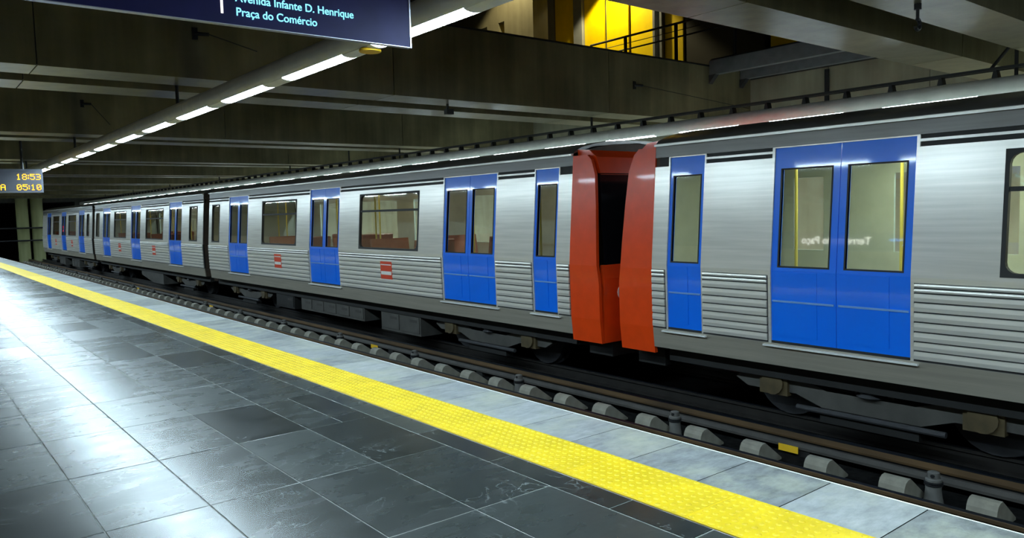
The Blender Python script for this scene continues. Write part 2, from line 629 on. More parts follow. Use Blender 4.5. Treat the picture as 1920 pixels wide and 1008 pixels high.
# steel lip along the upper floor edge, dark line on top of the first girder
MB().box(X_WL, 13.0, 9.68, 9.86, UP_TOP, UP_TOP + 0.03).build('trim_1', 'black_steel', **STR)

# upper storey wall with yellow cladding panels
wall_up = MB().box(16.12, 16.5, 4.2, Y_FAR, UP_TOP, ROOF).build('wall_upper', 'dark_concrete', **STR)
XP = 16.0
for a, b, m in ((0.585, 0.64, 'yellow_panel'), (0.645, 0.70, 'dark_panel'), (0.702, 0.79, 'dark_panel'), (0.797, 0.833, 'yellow_panel'), (0.8555, 0.9065, 'yellow_panel'),
                (0.9125, 0.9635, 'yellow_panel'), (0.9695, 1.018, 'yellow_panel'), (1.043, 1.096, 'yellow_panel'),
                (1.10, 1.16, 'grey_panel'), (1.163, 1.26, 'grey_panel'), (1.265, 1.36, 'grey_panel'), (1.365, 1.5, 'grey_panel')):
    MB().slab(0, 0.05, 0, (b - a) * XP, 0, 3.7, 0.0).build('panel', m, wall_up, (XP, a * XP, UP_TOP + 0.02))
for a, w in ((0.835, 0.07), (0.8495, 0.07), (1.019, 0.35)):
    MB().box(-0.1, 0.1, 0, w, 0, 4.0).build('post', 'grey_panel', wall_up, (XP, a * XP, UP_TOP + 0.02))
MB().box(13.0, 13.5, 15.08, 16.25, UP_TOP, ROOF).build('column', 'wall_concrete', **STR)
MB().box(13.0, 13.5, 16.5, 17.0, UP_TOP, 6.55).build('column', 'wall_concrete', **STR)
MB().box(13.0, 13.6, 16.25, 20.0, 6.55, 7.1).build('trim_2', 'wall_concrete', **STR)

# pale columns and pipes at the tunnel mouth
for x in (6.9, 7.75):
    tag(MB().lathe([(0.36, 0), (0.36, 4.2), (0.40, 4.25), (0.40, 4.3)], 20).build('round_column', 'column_paint', None, (x, 60.6, BED), smooth=40),
        'pale yellow-green round column at the tunnel mouth, %s of the two' % ('left' if x < 7 else 'right'), 'column', 'columns at the tunnel mouth')
for n, z in enumerate((1.28, 0.45)):
    tag(MB().cyl((4.2, 0, 0), (9.9, 0, 0), 0.05, 8).build('pipe', 'black_steel', None, (0, 60.1, z)),
        'black horizontal pipe across the pale columns, %s one' % ('upper', 'lower')[n], 'pipe', 'pipes at the tunnel mouth')

# ------------------------------------------------------------------ platform paving
LEN, W = 1.035, 0.5165
rows = [2.80 - W * i for i in range(12)]
cells = []
for i in range(11):
    x1, x0 = rows[i], rows[i + 1]
    j = 0
    y = 3.2 - LEN * 4 + (0 if i % 2 == 0 or i < 5 else 0)
    while y < 60:
        if i == 0 and abs(y - (3.2 + 2 * LEN)) < 0.01:
            cells += [(x0, x0 + 0.27, y, y + LEN), (x0 + 0.27, x1, y, y + LEN)]
        else:
            cells.append((x0, x1, y, y + LEN))
        y += LEN
y = 0.35
step = [0.52, 0.52, 0.83, 0.52, 1.035, 0.83]
n = 0
while y < 60:
    cells.append((2.80, X_TACT0 - 0.004, y, y + step[n % 6]))
    y += step[n % 6]
    n += 1


def shown(c):
    pts = [project(x, y, 0) for x in c[:2] for y in c[2:]]
    pts = [p for p in pts if p]
    if len(pts) < 4:
        return 0
    u0, u1 = min(p[0] for p in pts), max(p[0] for p in pts)
    v0, v1 = min(p[1] for p in pts), max(p[1] for p in pts)
    if u1 < 0 or u0 > 1920 or v1 < 0 or v0 > 1008:
        return 0
    return (u1 - u0) * (v1 - v0)


cells.sort(key=shown, reverse=True)
G = 0.0036
rest = MB()
for n, c in enumerate(cells):
    w, l = c[1] - c[0], c[3] - c[2]
    if n < 285 and shown(c) > 60:
        key = ('tile', round(w, 4), round(l, 4))
        me = cached(key, lambda: MB().slab(G, w - G, G, l - G, -0.03, 0.0, 0.0015).mesh('tile', 'slate'))
        o = place('tile', me, floor, (c[0], c[2], 0))
        o.location.z += random.uniform(-0.0006, 0.0006)
    else:
        rest.slab(c[0] + G, c[1] - G, c[2] + G, c[3] - G, -0.03, 0, 0.0015)
rest.build('far_tiles', 'slate', floor, kind='stuff')

# coping slabs along the edge
MB().box(X_TACT1, X_EDGE - 0.01, Y_NEAR, Y_FAR, -0.003, -0.0015).build('bedding', 'trackbed', floor)
me = MB().slab(0, X_EDGE - X_TACT1 - 0.004, 0.001, 0.5165, -0.07, 0, 0.003).mesh('coping_slab', 'coping_stone')
y = 1.65 - 0.5175 * 6
while y < 60:
    o = place('coping_slab', me, floor, (X_TACT1 + 0.004, y, 0))
    o.location.z += random.uniform(-0.0008, 0.0004)
    y += 0.5175
MB().box(0, 0.012, Y_NEAR, Y_FAR, -0.02, -0.0005).build('edge_glint', 'bright_edge', floor, (X_EDGE, 0, 0))  # white strip stands in for the lamp glint on the coping arris

# yellow tactile tiles with rows of studs
TW = X_TACT1 - X_TACT0
tile = MB().slab(0.001, TW - 0.001, 0.001, 0.899, -0.03, 0.006, 0.003).mesh('tactile_tile', 'tactile_yellow')


def studs(n):
    s = MB()
    p = TW / 8.0
    for i in range(8):
        for j in range(16):
            cx, cy = p * (i + 0.5), 0.9 / 16 * (j + 0.5)
            s.lathe([(0.0165, 0.0055), (0.0145, 0.009), (0.0095, 0.0112)], n, (cx, cy))
    return s.mesh('studs', 'tactile_yellow', smooth=50)


near_s, far_s = studs(12), studs(6)
y = -1.2
while y < 60:
    t = place('tactile_tile', tile, floor, (X_TACT0, y, 0))
    if y < 26:
        place('studs', near_s if y < 8 else far_s, t, (X_TACT0, y, 0), kind='stuff')
    y += 0.9

# ------------------------------------------------------------------ tracks
def rail_profile():
    return [(-0.07, 0), (0.07, 0), (0.07, 0.012), (0.012, 0.03), (0.012, 0.115), (0.036, 0.128), (0.036, 0.155), (0.028, 0.16),
            (-0.028, 0.16), (-0.036, 0.155), (-0.036, 0.128), (-0.012, 0.115), (-0.012, 0.03), (-0.07, 0.012)]


for x, lab in ((4.82, 'steel running rail hidden under the platform edge, nearest of all'), (6.255, 'rusty steel rail just beyond the platform edge'),
               (7.88, 'dark running rail under the near wheels of the train'), (9.32, 'dark running rail under the far wheels of the train')):
    r = thing('running_rail', (x, 0, RAIL_TOP - 0.16), lab, 'rail', 'running rails')
    MB().prism(rail_profile(), 'y', Y_NEAR, 89).build('rail_body', 'rail_rust' if x < 7 else 'rail_shaded', r, (x, 0, RAIL_TOP - 0.16))
    MB().prism([(-0.027, 0), (0.027, 0), (0.02, 0.003), (-0.02, 0.003)], 'y', Y_NEAR, 89).build('running_surface', 'rail_top', r, (x, 0, RAIL_TOP))
    MB().box(-0.09, 0.09, Y_NEAR, 89, BED - (RAIL_TOP - 0.16), 0).build('rail_pad', 'trackbed', r, (x, 0, RAIL_TOP - 0.16))

t = thing('conductor_rail', (7.1, 0, BED), 'brown-topped conductor rail with a grey flank in front of the train', 'rail')
MB().prism([(-0.04, 0.165), (0.04, 0.165), (0.045, 0.185), (0.04, 0.235), (-0.04, 0.235), (-0.045, 0.185)], 'y', Y_NEAR, 89).build('rail_head', 'rail_rust', t, (7.1, 0, BED))
MB().prism([(-0.042, 0.2355), (0.042, 0.2355), (0.03, 0.242), (-0.03, 0.242)], 'y', Y_NEAR, 89).build('contact_surface', 'rail_top', t, (7.1, 0, BED))
MB().box(-0.014, 0.014, Y_NEAR, 89, 0.12, 0.17).build('rail_web', 'black_steel', t, (7.1, 0, BED))
MB().prism([(-0.065, 0.075), (0.065, 0.075), (0.065, 0.10), (0.05, 0.14), (-0.05, 0.14), (-0.065, 0.10)], 'y', Y_NEAR, 89).build('flank_cover', 'third_rail_grey', t, (7.1, 0, BED))
foot = MB().box(-0.05, 0.05, -0.08, 0.08, 0, 0.075).mesh('support_foot', 'equipment_dark')
for i in range(24):
    place('support_foot', foot, t, (7.1, 1.4 + 2.76 * i, BED))
for i, (y, w) in enumerate(((4.30, 0.22), (13.0, 0.26), (22.6, 0.3), (31.0, 0.3))):
    MB().box(-0.082, -0.0745, -w / 2, w / 2, 0.03, 0.10).build('yellow_marker', 'tag_yellow', t, (7.1, y, BED))

prof = [(0, 0), (0, 0.12), (0.012, 0.165), (0.035, 0.2), (0.07, 0.218), (0.12, 0.222), (0.40, 0.02), (0.40, 0)]
blk = MB().prism(prof, 'y', -0.11, 0.11).mesh('sleeper_block', 'block_concrete')
ORD = ['first', 'second', 'third', 'fourth', 'fifth', 'sixth', 'seventh', 'eighth', 'ninth', 'tenth', 'eleventh', 'twelfth']


def in_frame(x, y, z):
    p = project(x, y, z)
    return p is not None and p[0] < 1930 and p[1] < 1015


i = 0
nb = 0
Y0B = 2.99 - 0.695 * 3
while True:
    y = Y0B + 0.695 * i
    if y > 58:
        break
    i += 1
    if not in_frame(6.5, y + 0.11, BED + 0.22):
        continue
    lab = 'small concrete sleeper block in the far row running towards the tunnel'
    if nb < 12:
        lab = '%s round-shouldered concrete sleeper block counted from the lower right corner' % ORD[nb]
    nb += 1
    tag(place('sleeper_block', blk, None, (6.45, y, BED)), lab, 'sleeper', 'concrete sleeper blocks beside the rail')

i = 0
while True:
    y = 2.775 + 2.78 * i
    if y > 56:
        break
    lab = 'tiny grey insulator post far along the rail towards the tunnel'
    if i < 8:
        lab = '%s grey insulator post with black rings counted from the lower right corner' % ORD[i]
    o = thing('insulator_post', (6.76, y, BED), lab, 'insulator', 'insulator posts beside the rail')
    pm = cached('ins', lambda: MB().lathe([(0.08, 0), (0.07, 0.05), (0.062, 0.12), (0.064, 0.15)], 16).mesh('post_body', 'insulator_grey', 40))
    rm = cached('ring', lambda: MB().lathe([(0.066, 0.15), (0.074, 0.155), (0.074, 0.165), (0.066, 0.168), (0.074, 0.175), (0.074, 0.185), (0.066, 0.188)], 16).mesh('ring', 'black_steel', 30))
    hm = cached('head', lambda: MB().lathe([(0.066, 0.188), (0.066, 0.205), (0.05, 0.215), (0.048, 0.262), (0.03, 0.27)], 16).mesh('head', 'insulator_grey', 35))
    em = cached('eye', lambda: MB().cyl((-0.055, -0.01, 0.24), (-0.03, -0.01, 0.24), 0.016, 10).mesh('eyelet', 'black_steel'))
    for nm, m in (('post_body', pm), ('ring', rm), ('head', hm), ('eyelet', em)):
        place(nm, m, o, (6.76, y, BED))
    i += 1
# yellow marker plate lying by the far rails, as the photograph shows at the end of the platform
tag(MB().slab(0, 0.3, 0, 1.2, 0, 0.1, 0.02).build('marker_plate', 'tag_yellow', None, (5.5, 43.0, BED)), 'flat yellow marker between the rails near the last car', 'marker')

# ------------------------------------------------------------------ the train
CX, HB = 8.6, 1.40


def hw(z):
    P = [(-0.3, 1.345), (-0.16, 1.36), (0.08, 1.385), (0.85, 1.40), (2.14, 1.297), (2.32, 1.287)]
    for (a, ha), (b, hb) in zip(P, P[1:]):
        if z <= b:
            return ha + (hb - ha) * (z - a) / (b - a)
    return P[-1][1]


def sheet(mb, ya, yb, za, zb, out=0.0, t=0.04, cuts=(0.08, 0.85, 2.14)):
    """piece of the near side wall that follows the body profile"""
    zs = [za] + [c for c in cuts if za + 1e-4 < c < zb - 1e-4] + [zb]
    for a, b in zip(zs, zs[1:]):
        xa, xb = CX - hw(a) - out, CX - hw(b) - out
        mb.add([(xa, ya, a), (xa + t, ya, a), (xa + t, yb, a), (xa, yb, a), (xb, ya, b), (xb + t, ya, b), (xb + t, yb, b), (xb, yb, b)],
               [(0, 3, 2, 1), (4, 5, 6, 7), (0, 1, 5, 4), (1, 2, 6, 5), (2, 3, 7, 6), (3, 0, 4, 7)])
    return mb


def shift(mb, o):
    mb.v = [(p[0] - o[0], p[1] - o[1], p[2] - o[2]) for p in mb.v]
    return mb


def ring_frame(ya, yb, za, zb, bw, rad, out, t):
    """window surround: square outside, rounded inside, following the lean of the side"""
    mb = MB()
    pts_o, pts_i = [], []
    yc, zc = (ya + yb) / 2, (za + zb) / 2
    hi, hz = (yb - ya) / 2 - bw, (zb - za) / 2 - bw
    for q, (sy, sz) in enumerate(((1, 1), (-1, 1), (-1, -1), (1, -1))):
        for s in range(5):
            an = math.radians(90 * q + 22.5 * s)
            pts_i.append((yc + sy * (hi - rad) + rad * math.cos(an), zc + sz * (hz - rad) + rad * math.sin(an)))
            e = [(yb, zc + 0), 0]
            # outer point on the square in the matching quadrant
            co, si = math.cos(an), math.sin(an)
            m = max(abs(co), abs(si))
            cy, cz = yc + sy * (yb - ya) / 2, zc + sz * (zb - za) / 2
            if s == 2:
                pts_o.append((cy, cz))
            elif (s < 2) == (q % 2 == 0):
                pts_o.append((cy, pts_i[-1][1]))
            else:
                pts_o.append((pts_i[-1][0], cz))
    n = len(pts_o)
    vs = []
    for o_, pts in ((out, pts_o), (out, pts_i), (out - t, pts_o), (out - t, pts_i)):
        vs += [(CX - hw(z) - o_, y, z) for y, z in pts]
    fs = []
    for i in range(n):
        j = (i + 1) % n
        fs += [(i, j, n + j, n + i), (2 * n + i, 3 * n + i, 3 * n + j, 2 * n + j), (i, 2 * n + i, 2 * n + j, j), (n + i, n + j, 3 * n + j, 3 * n + i)]
    return mb.add(vs, fs)


RIBZ = [(0.095, 0.18), (0.18, 0.265), (0.265, 0.355), (0.355, 0.445), (0.445, 0.535), (0.535, 0.625), (0.625, 0.71), (0.71, 0.755), (0.755, 0.80)]
WIN_Z = (0.89, 1.95)


def rib(parent, ya, yb):
    for za, zb in RIBZ:
        key = ('rib', round(yb - ya, 3), round(zb - za, 3))
        h = zb - za

        def mk():
            g = 0.0065
            pr = [(0.0, g), (-0.020, g + 0.0015), (-0.0235, h * 0.5), (-0.020, h - g - 0.0015), (0.0, h - g)]
            return MB().prism(pr, 'y', 0, yb - ya).mesh('rib', 'stainless_rib')
        zm = (za + zb) / 2
        place('rib', cached(key, mk), parent, (CX - hw(zm), ya, za))


def make_car(label, y0, y1, doors, wins, ends, cabdoor=None, cab=None, boxes=(), bogies=(), red_bar=None, light='car_light_dim'):
    base = (CX, (y0 + y1) / 2, RAIL_TOP)
    car = thing('metro_car', base, label, 'train car', 'cars of the metro train')
    ins0, ins1 = y0, y1
    if cab:
        if cab[0] < 0:
            ins0 = y0 + 0.55
        else:
            ins1 = y1 - 0.55
    DW = 0.75
    opens = sorted([(c - DW, c + DW) for c in doors] + ([(cabdoor - 0.27, cabdoor + 0.27)] if cabdoor else []))
    edges = [ins0] + [e for o in opens for e in o] + [ins1]
    segs = [(edges[i], edges[i + 1]) for i in range(0, len(edges), 2)]
    winlist = [(c - w / 2, c + w / 2) for c, w in wins] + [(c - w / 2, c + w / 2) for c, w in ends]
    # sides between the doors
    for a, b in segs:
        org = (CX - HB, a, 0)
        mb = MB()
        sheet(mb, a, b, 0.80, WIN_Z[0])
        mb.cur = 1
        sheet(mb, a, b, 0.08, 0.80)  # dark backing puts the shade of the rib grooves into the colour
        mb.cur = 0
        ws = sorted(w for w in winlist if a < (w[0] + w[1]) / 2 < b)
        cur = a
        for w in ws:
            sheet(mb, cur, w[0], WIN_Z[0], WIN_Z[1])
            cur = w[1]
        sheet(mb, cur, b, WIN_Z[0], WIN_Z[1])
        sheet(mb, a, b, WIN_Z[1], 2.03)
        sp = shift(mb, org).build('side_panel', ['stainless', 'dark_steel'], car, org)
        rib(sp, a + 0.01, b - 0.01)
        vg = shift(sheet(MB(), a, b, 2.03, 2.14, out=-0.02), org).build('vent_grille', 'rubber', car, org)
        if b - a > 0.5:
            for z in (2.088,):
                shift(sheet(MB(), a, b, z - 0.012, z + 0.012, out=0.0, t=0.02), org).build('slat', 'stainless', vg, org)
        for w in ws:
            wf = shift(ring_frame(w[0] - 0.005, w[1] + 0.005, WIN_Z[0] - 0.005, WIN_Z[1] + 0.005, 0.035, 0.09, 0.006, 0.05), org).build('window', 'rubber', car, org)
            shift(sheet(MB(), w[0] + 0.02, w[1] - 0.02, WIN_Z[0] + 0.02, WIN_Z[1] - 0.02, out=-0.022, t=0.006), org).build('pane', 'window_glass', wf, org)
            if w[1] - w[0] > 1:
                shift(sheet(MB(), w[0] + 0.02, w[1] - 0.02, 1.60, 1.64, out=-0.004, t=0.03), org).build('transom', 'rubber', wf, org)
        # red and white emblem plate below each wide window
        for w in ws:
            if w[1] - w[0] > 1 and cab is not None or (w[1] - w[0] > 1 and label):
                c = (w[0] + w[1]) / 2
                lg = MB()
                lg.cur = 0
                z0, z1 = 0.34, 0.67
                sheet(lg, c - 0.21, c + 0.21, z0, z1, out=0.0255, t=0.012)
                lo = shift(lg, org).build('emblem', 'logo_red', car, org)
                lo['label'] = 'red emblem plate with white stripes'
                for za, zb in ((0.42, 0.485), (0.60, 0.618)):
                    shift(sheet(MB(), c - 0.19, c + 0.19, za, zb, out=0.028, t=0.006), org).build('stripe', 'logo_white', lo, org)
    # cant rail, gutter, sill
    om = (CX - HB, (y0 + y1) / 2, 0)
    shift(sheet(MB(), ins0, ins1, 2.14, 2.31, out=0.0), om).build('cant_rail', 'roof_metal', car, om)
    shift(sheet(MB(), ins0, ins1, 2.275, 2.30, out=0.035, t=0.05), om).build('gutter', 'stainless', car, om)
    shift(sheet(MB(), ins0, ins1, -0.16, 0.08, out=0.004), om).build('sill', 'sill_metal', car, om)
    # doors
    for k, (a, b) in enumerate(opens):
        wide = b - a > 1
        mid = (a + b) / 2
        leaves = [(a + 0.03, mid - 0.004), (mid + 0.004, b - 0.03)] if wide else [(a + 0.02, b - 0.02)]
        org = (CX - HB, mid, 0)
        for la, lb in leaves:
            st = 0.085 if wide else 0.06
            mb = MB()
            o_ = -0.018
            sheet(mb, la, lb, 0.105, 0.90, out=o_, t=0.035)
            sheet(mb, la, la + st, 0.90, 1.90, out=o_, t=0.035)
            sheet(mb, lb - st, lb, 0.90, 1.90, out=o_, t=0.035)
            sheet(mb, la, lb, 1.90, 2.13, out=o_, t=0.035)
            # pressed raised field on the lower panel
            sheet(mb, la + 0.2, lb - 0.06, 0.16, 0.84, out=o_ + 0.006, t=0.01)
            leaf = shift(mb, org).build('door_leaf', 'blue_paint', car, org)
            shift(sheet(MB(), la + st, lb - st, 0.90, 1.90, out=o_ - 0.012, t=0.006), org).build('pane', 'door_glass', leaf, org)
            shift(sheet(MB(), la + 0.02, lb - 0.02, 0.52, 0.54, out=o_ + 0.012, t=0.012), org).build('rubbing_strip', 'light_blue_strip', leaf, org)
            g = MB()
            sheet(g, la + st - 0.015, la + st, 0.885, 1.915, out=o_ + 0.004, t=0.03)
            sheet(g, lb - st, lb - st + 0.015, 0.885, 1.915, out=o_ + 0.004, t=0.03)
            sheet(g, la + st, lb - st, 0.885, 0.90, out=o_ + 0.004, t=0.03)
            sheet(g, la + st, lb - st, 1.90, 1.915, out=o_ + 0.004, t=0.03)
            shift(g, org).build('gasket', 'rubber', leaf, org)
        j = MB()
        sheet(j, a, a + (0.03 if wide else 0.02), 0.08, 2.14, out=0.0, t=0.06)
        sheet(j, b - (0.03 if wide else 0.02), b, 0.08, 2.14, out=0.0, t=0.06)
        sheet(j, a, b, 2.128, 2.14, out=0.0, t=0.06)
        shift(j, org).build('door_frame', 'stainless', car, org)
        st_ = MB()
        sheet(st_, a - 0.05, b + 0.05, 0.045, 0.062, out=0.04, t=0.08)
        shift(st_, org).build('door_step', 'bright_edge', car, org)
        dk = MB()
        sheet(dk, a, b, 0.062, 0.105, out=-0.012, t=0.03)
        shift(dk, org).build('door_track', 'rubber', car, org)
    # roof
    rp = [(-1.287, 2.31), (-1.25, 2.345), (-1.12, 2.40), (-0.9, 2.45), (-0.6, 2.50), (-0.3, 2.52), (0, 2.525)]
    rp = rp + [(-x, z) for x, z in rp[-2::-1]]
    poly = rp + [(x * 0.96, z - 0.05) for x, z in rp[::-1]]
    MB().prism(poly, 'y', ins0 - base[1], ins1 - base[1]).build('roof', 'roof_metal', car, (CX, base[1], 0), smooth=30)
    # far side, floor, inner ceiling and inside lights
    fs = MB()
    xa = CX + 1.33
    fs.box(xa, xa + 0.04, ins0, ins1, -0.16, 0.9).box(xa, xa + 0.04, ins0, ins1, 1.9, 2.31)
    cur = ins0
    fo = sorted(opens + winlist)
    for a, b in fo:
        if a > cur:
            fs.box(xa, xa + 0.04, cur, a + 0.05, 0.9, 1.9)
        cur = b - 0.05
    fs.box(xa, xa + 0.04, cur, ins1, 0.9, 1.9)
    shift(fs, om).build('far_side', 'interior_cream', car, om)
    gp = MB().box(xa + 0.01, xa + 0.016, ins0, ins1, 0.9, 1.9)
    shift(gp, om).build('far_glazing', 'window_glass', car, om)
    shift(MB().box(CX - 1.33, CX + 1.33, ins0, ins1, 0.02, 0.07), om).build('car_floor', 'interior_floor', car, om)
    shift(MB().box(CX - 1.26, CX + 1.28, ins0, ins1, 2.16, 2.19), om).build('car_ceiling', 'interior_cream', car, om)
    if light:
        for dx in (-0.55, 0.55):
            for c in [d for d in doors] + [w[0] for w in wins]:
                m_ = cached(('carlight', light), lambda: MB().slab(-0.09, 0.09, -0.55, 0.55, 0, -0.03, 0).mesh('interior_light', light))
                place('interior_light', m_, car, (CX + dx, c, 2.155))
    for c, w in wins:
        for sgn in (-1, 1):
            for dx in (-0.85, 0.85):
                yy = c + sgn * 0.55
                sm = cached('seat', lambda: MB().slab(-0.42, 0.42, -0.24, 0.24, 0.33, 0.43, 0.03).box(-0.3, 0.3, -0.1, 0.1, 0.0, 0.33).mesh('seat', 'seat_red'))
                s = place('seat', sm, car, (CX + dx, yy, 0.07))
                bm_ = cached(('back', sgn), lambda: MB().prism([(0.16 * sgn, 0.42), (0.23 * sgn, 0.42), (0.31 * sgn, 0.98), (0.25 * sgn, 1.0)], 'x', -0.42, 0.42).mesh('backrest', 'seat_red'))
                place('backrest', bm_, s, (CX + dx, yy, 0.07))
    for c in doors:
        for dy in (-0.9, 0.0, 0.9):
            pm_ = cached('pole', lambda: MB().cyl((0, 0, 0), (0, 0, 2.09), 0.018, 8).mesh('grab_pole', 'pole_yellow', 40))
            place('grab_pole', pm_, car, (CX + (-0.6 if dy else 0.0), c + dy, 0.07))
    # end walls and bellows
    for end, s in ((ins0, 1), (ins1, -1)):
        pr = [(-hw(z), z) for z in (-0.16, 0.08, 0.85, 2.14, 2.31)] + [(-0.9, 2.44), (0, 2.51), (0.9, 2.44)] + [(hw(z), z) for z in (2.31, 2.14, 0.85, 0.08, -0.16)]
        pr = [(x * 0.985, z if z < 2.35 else z - 0.02) for x, z in pr]
        ew = MB().prism(pr, 'y', 0, 0.05 * s).build('end_wall', 'bellows', car, (CX, end, 0))
        MB().box(-1.27, 1.27, min(0.05 * s, 0.07 * s), max(0.05 * s, 0.07 * s), 0.07, 2.15).build('lining', 'interior_cream', ew, (CX, end, 0))
    # cab end
    if cab:
        s = cab[0]
        yf = y0 if s < 0 else y1               # nose
        yi = ins0 if s < 0 else ins1           # joint with the body
        d = yi - yf

        def yy(f):
            return f * d                        # 0 = nose, 1 = joint
        lev = [(0, -0.24), (0, 0.08), (0, 0.45), (0.01, 0.62), (0.06, 0.80), (0.09, 1.1), (0.15, 1.6), (0.22, 2.0), (0.36, 2.20), (0.50, 2.27)]
        shell = MB()
        for sx in (-1, 1):
            vs, fs_ = [], []
            for f, z in lev:
                for xx in (0.0, 0.05):
                    vs += [(sx * (hw(z) + 0.004 - xx), yy(f), z), (sx * (hw(z) + 0.004 - xx), yy(1), z)]
            for i_ in range(len(lev) - 1):
                p_, q_ = 4 * i_, 4 * i_ + 4
                fs_ += [(p_, p_ + 1, q_ + 1, q_), (p_ + 2, q_ + 2, q_ + 3, p_ + 3), (p_, q_, q_ + 2, p_ + 2), (p_ + 1, p_ + 3, q_ + 3, q_ + 1)]
            q_ = 4 * len(lev) - 4
            fs_ += [(0, 2, 3, 1), (q_, q_ + 1, q_ + 3, q_ + 2)]
            shell.add(vs, fs_)
        shell.prism([(yy(0.0), -0.24), (yy(0.0), 0.62), (yy(0.06), 0.80), (yy(0.12), 0.80), (yy(0.1), -0.24)], 'x', -1.30, 1.30)
        shell.prism([(yy(0.22), 2.0), (yy(0.36), 2.24), (yy(0.6), 2.34), (yy(1), 2.36), (yy(1), 2.28), (yy(0.5), 2.2), (yy(0.3), 2.0)], 'x', -1.20, 1.20)
        cs = shell.build('cab_shell', 'red_paint', car, (CX, yf, 0))
        cs['label'] = 'red painted cab end'
        MB().prism([(yy(0.07), 0.80), (yy(0.225), 2.02), (yy(0.285), 2.02), (yy(0.13), 0.80)], 'x', -1.22, 1.22).build('windscreen', 'windscreen', car, (CX, yf, 0))
        for sx in (-1, 1):
            MB().cyl((sx * 0.95, yy(-0.02), 0.42), (sx * 0.95, yy(0.06), 0.42), 0.10, 16).build('headlight', 'bright_edge', cs, (CX, yf, 0))
        MB().box(-0.15, 0.15, min(0, yy(-0.14)), max(0, yy(-0.14)), -0.42, -0.20).build('coupler', 'equipment_dark', car, (CX, yf, 0))
        MB().box(-1.1, 1.1, min(yy(0.1), yy(0.9)), max(yy(0.1), yy(0.9)), -0.45, -0.24).build('buffer_beam', 'equipment_dark', car, (CX, yf, 0))
    else:
        pass
    # gangway bellows at the plain ends
    for end, s in ((y0, -1), (y1, 1)):
        if cab and cab[0] == s:
            continue
        gb = MB()
        for i in range(5):
            a = s * 0.055 * i
            gb.box(-1.12 + 0.02 * (i % 2), 1.12, min(a, a + s * 0.05), max(a, a + s * 0.05), -0.30, 2.28)
        gb.build('gangway_bellows', 'bellows', car, (CX, end, 0))
    # underframe
    MB().box(-1.2, 1.2, ins0 - base[1] + 0.1, ins1 - base[1] - 0.1, -0.34, -0.14).build('underframe', 'equipment_dark', car, (CX, base[1], 0))
    for a, b, zb, mt, kind in boxes:
        if kind == 'slope':
            pr = [(a, -0.30), (a, zb), (a + (b - a) * 0.45, zb), (b, zb + 0.22), (b, -0.30)]
            bx = MB().prism([(y - a, z) for y, z in pr], 'x', 0, 0.55).build('equipment_box', mt, car, (CX - 1.18, a, 0))
        else:
            bx = MB().slab(0, 0.55, 0, b - a, zb, -0.30, 0.0).build('equipment_box', mt, car, (CX - 1.18, a, 0))
            nl = max(1, int((b - a) / 0.55))
            lm = cached(('lid', round((b - a) / nl, 2), zb), lambda: MB().slab(-0.014, 0, 0.04, (b - a) / nl - 0.04, zb + 0.05, -0.36, 0.0).mesh('lid', mt))
            pm_ = cached(('plate', mt), lambda: MB().slab(-0.018, -0.012, 0.12, 0.36, -0.46, -0.41, 0.0).mesh('plate', 'third_rail_grey'))
            for i in range(nl):
                place('lid', lm, bx, (CX - 1.18, a + (b - a) / nl * i, 0))
                place('plate', pm_, bx, (CX - 1.18, a + (b - a) / nl * i, 0))
    for c in bogies:
        fr = MB()
        for sx in (-1, 1):
            fr.prism([(-1.55, -0.42), (-1.45, -0.30), (-0.8, -0.30), (-0.45, -0.42), (0.45, -0.42), (0.8, -0.30), (1.45, -0.30), (1.55, -0.42),
                      (1.4, -0.50), (0.8, -0.50), (0.5, -0.60), (-0.5, -0.60), (-0.8, -0.50), (-1.4, -0.50)], 'x', sx * 0.98, sx * 1.10)
        fr.box(-1.0, 1.0, -0.2, 0.2, -0.55, -0.34)
        bg = fr.build('bogie', 'equipment_grey', car, (CX, c, 0))
        for dy in (-1.05, 1.05):
            for sx in (-1, 1):
                wm = cached(('wheel', sx), lambda: MB().cyl((sx * 0.66, 0, 0), (sx * 0.79, 0, 0), 0.42, 28).cyl((sx * 0.62, 0, 0), (sx * 0.66, 0, 0), 0.45, 28)
                            .cyl((sx * 0.79, 0, 0), (sx * 0.83, 0, 0), 0.14, 16).mesh('wheel', 'dark_steel', 40))
                place('wheel', wm, bg, (CX, c + dy, RAIL_TOP + 0.425))
            am = cached('axlebox', lambda: MB().cyl((-1.17, 0, 0), (-1.10, 0, 0), 0.13, 14).box(-1.14, -0.97, -0.17, 0.17, -0.13, 0.13).mesh('axle_box', 'axle_ochre', 40))
            place('axle_box', am, bg, (CX, c + dy, RAIL_TOP + 0.42))
        cm = cached('coil', lambda: MB().lathe([(0.12, 0), (0.15, 0.02), (0.12, 0.05), (0.15, 0.08), (0.12, 0.11), (0.15, 0.14), (0.12, 0.17), (0.15, 0.2), (0.12, 0.22)], 14).mesh('spring', 'dark_steel', 50))
        place('spring', cm, bg, (CX - 1.04, c, -0.42))
        MB().cyl((-1.16, -0.75, 0), (-1.16, 0.75, 0), 0.03, 10).build('brake_pipe', 'dark_steel', bg, (CX, c, -0.62))
        MB().box(-1.14, -1.0, -0.5, 0.5, -0.02, 0.06).build('shoe_beam', 'equipment_dark', bg, (CX, c, -0.72))
    if red_bar:
        for dz in (0.0, -0.22):  # two glowing red bars behind the window glass
            MB().box(0, 0.02, -0.35, 0.35, -0.07, 0.07).build('red_bar', 'glow_red', car, (CX - 1.0, red_bar, 1.32 + dz))
    return car


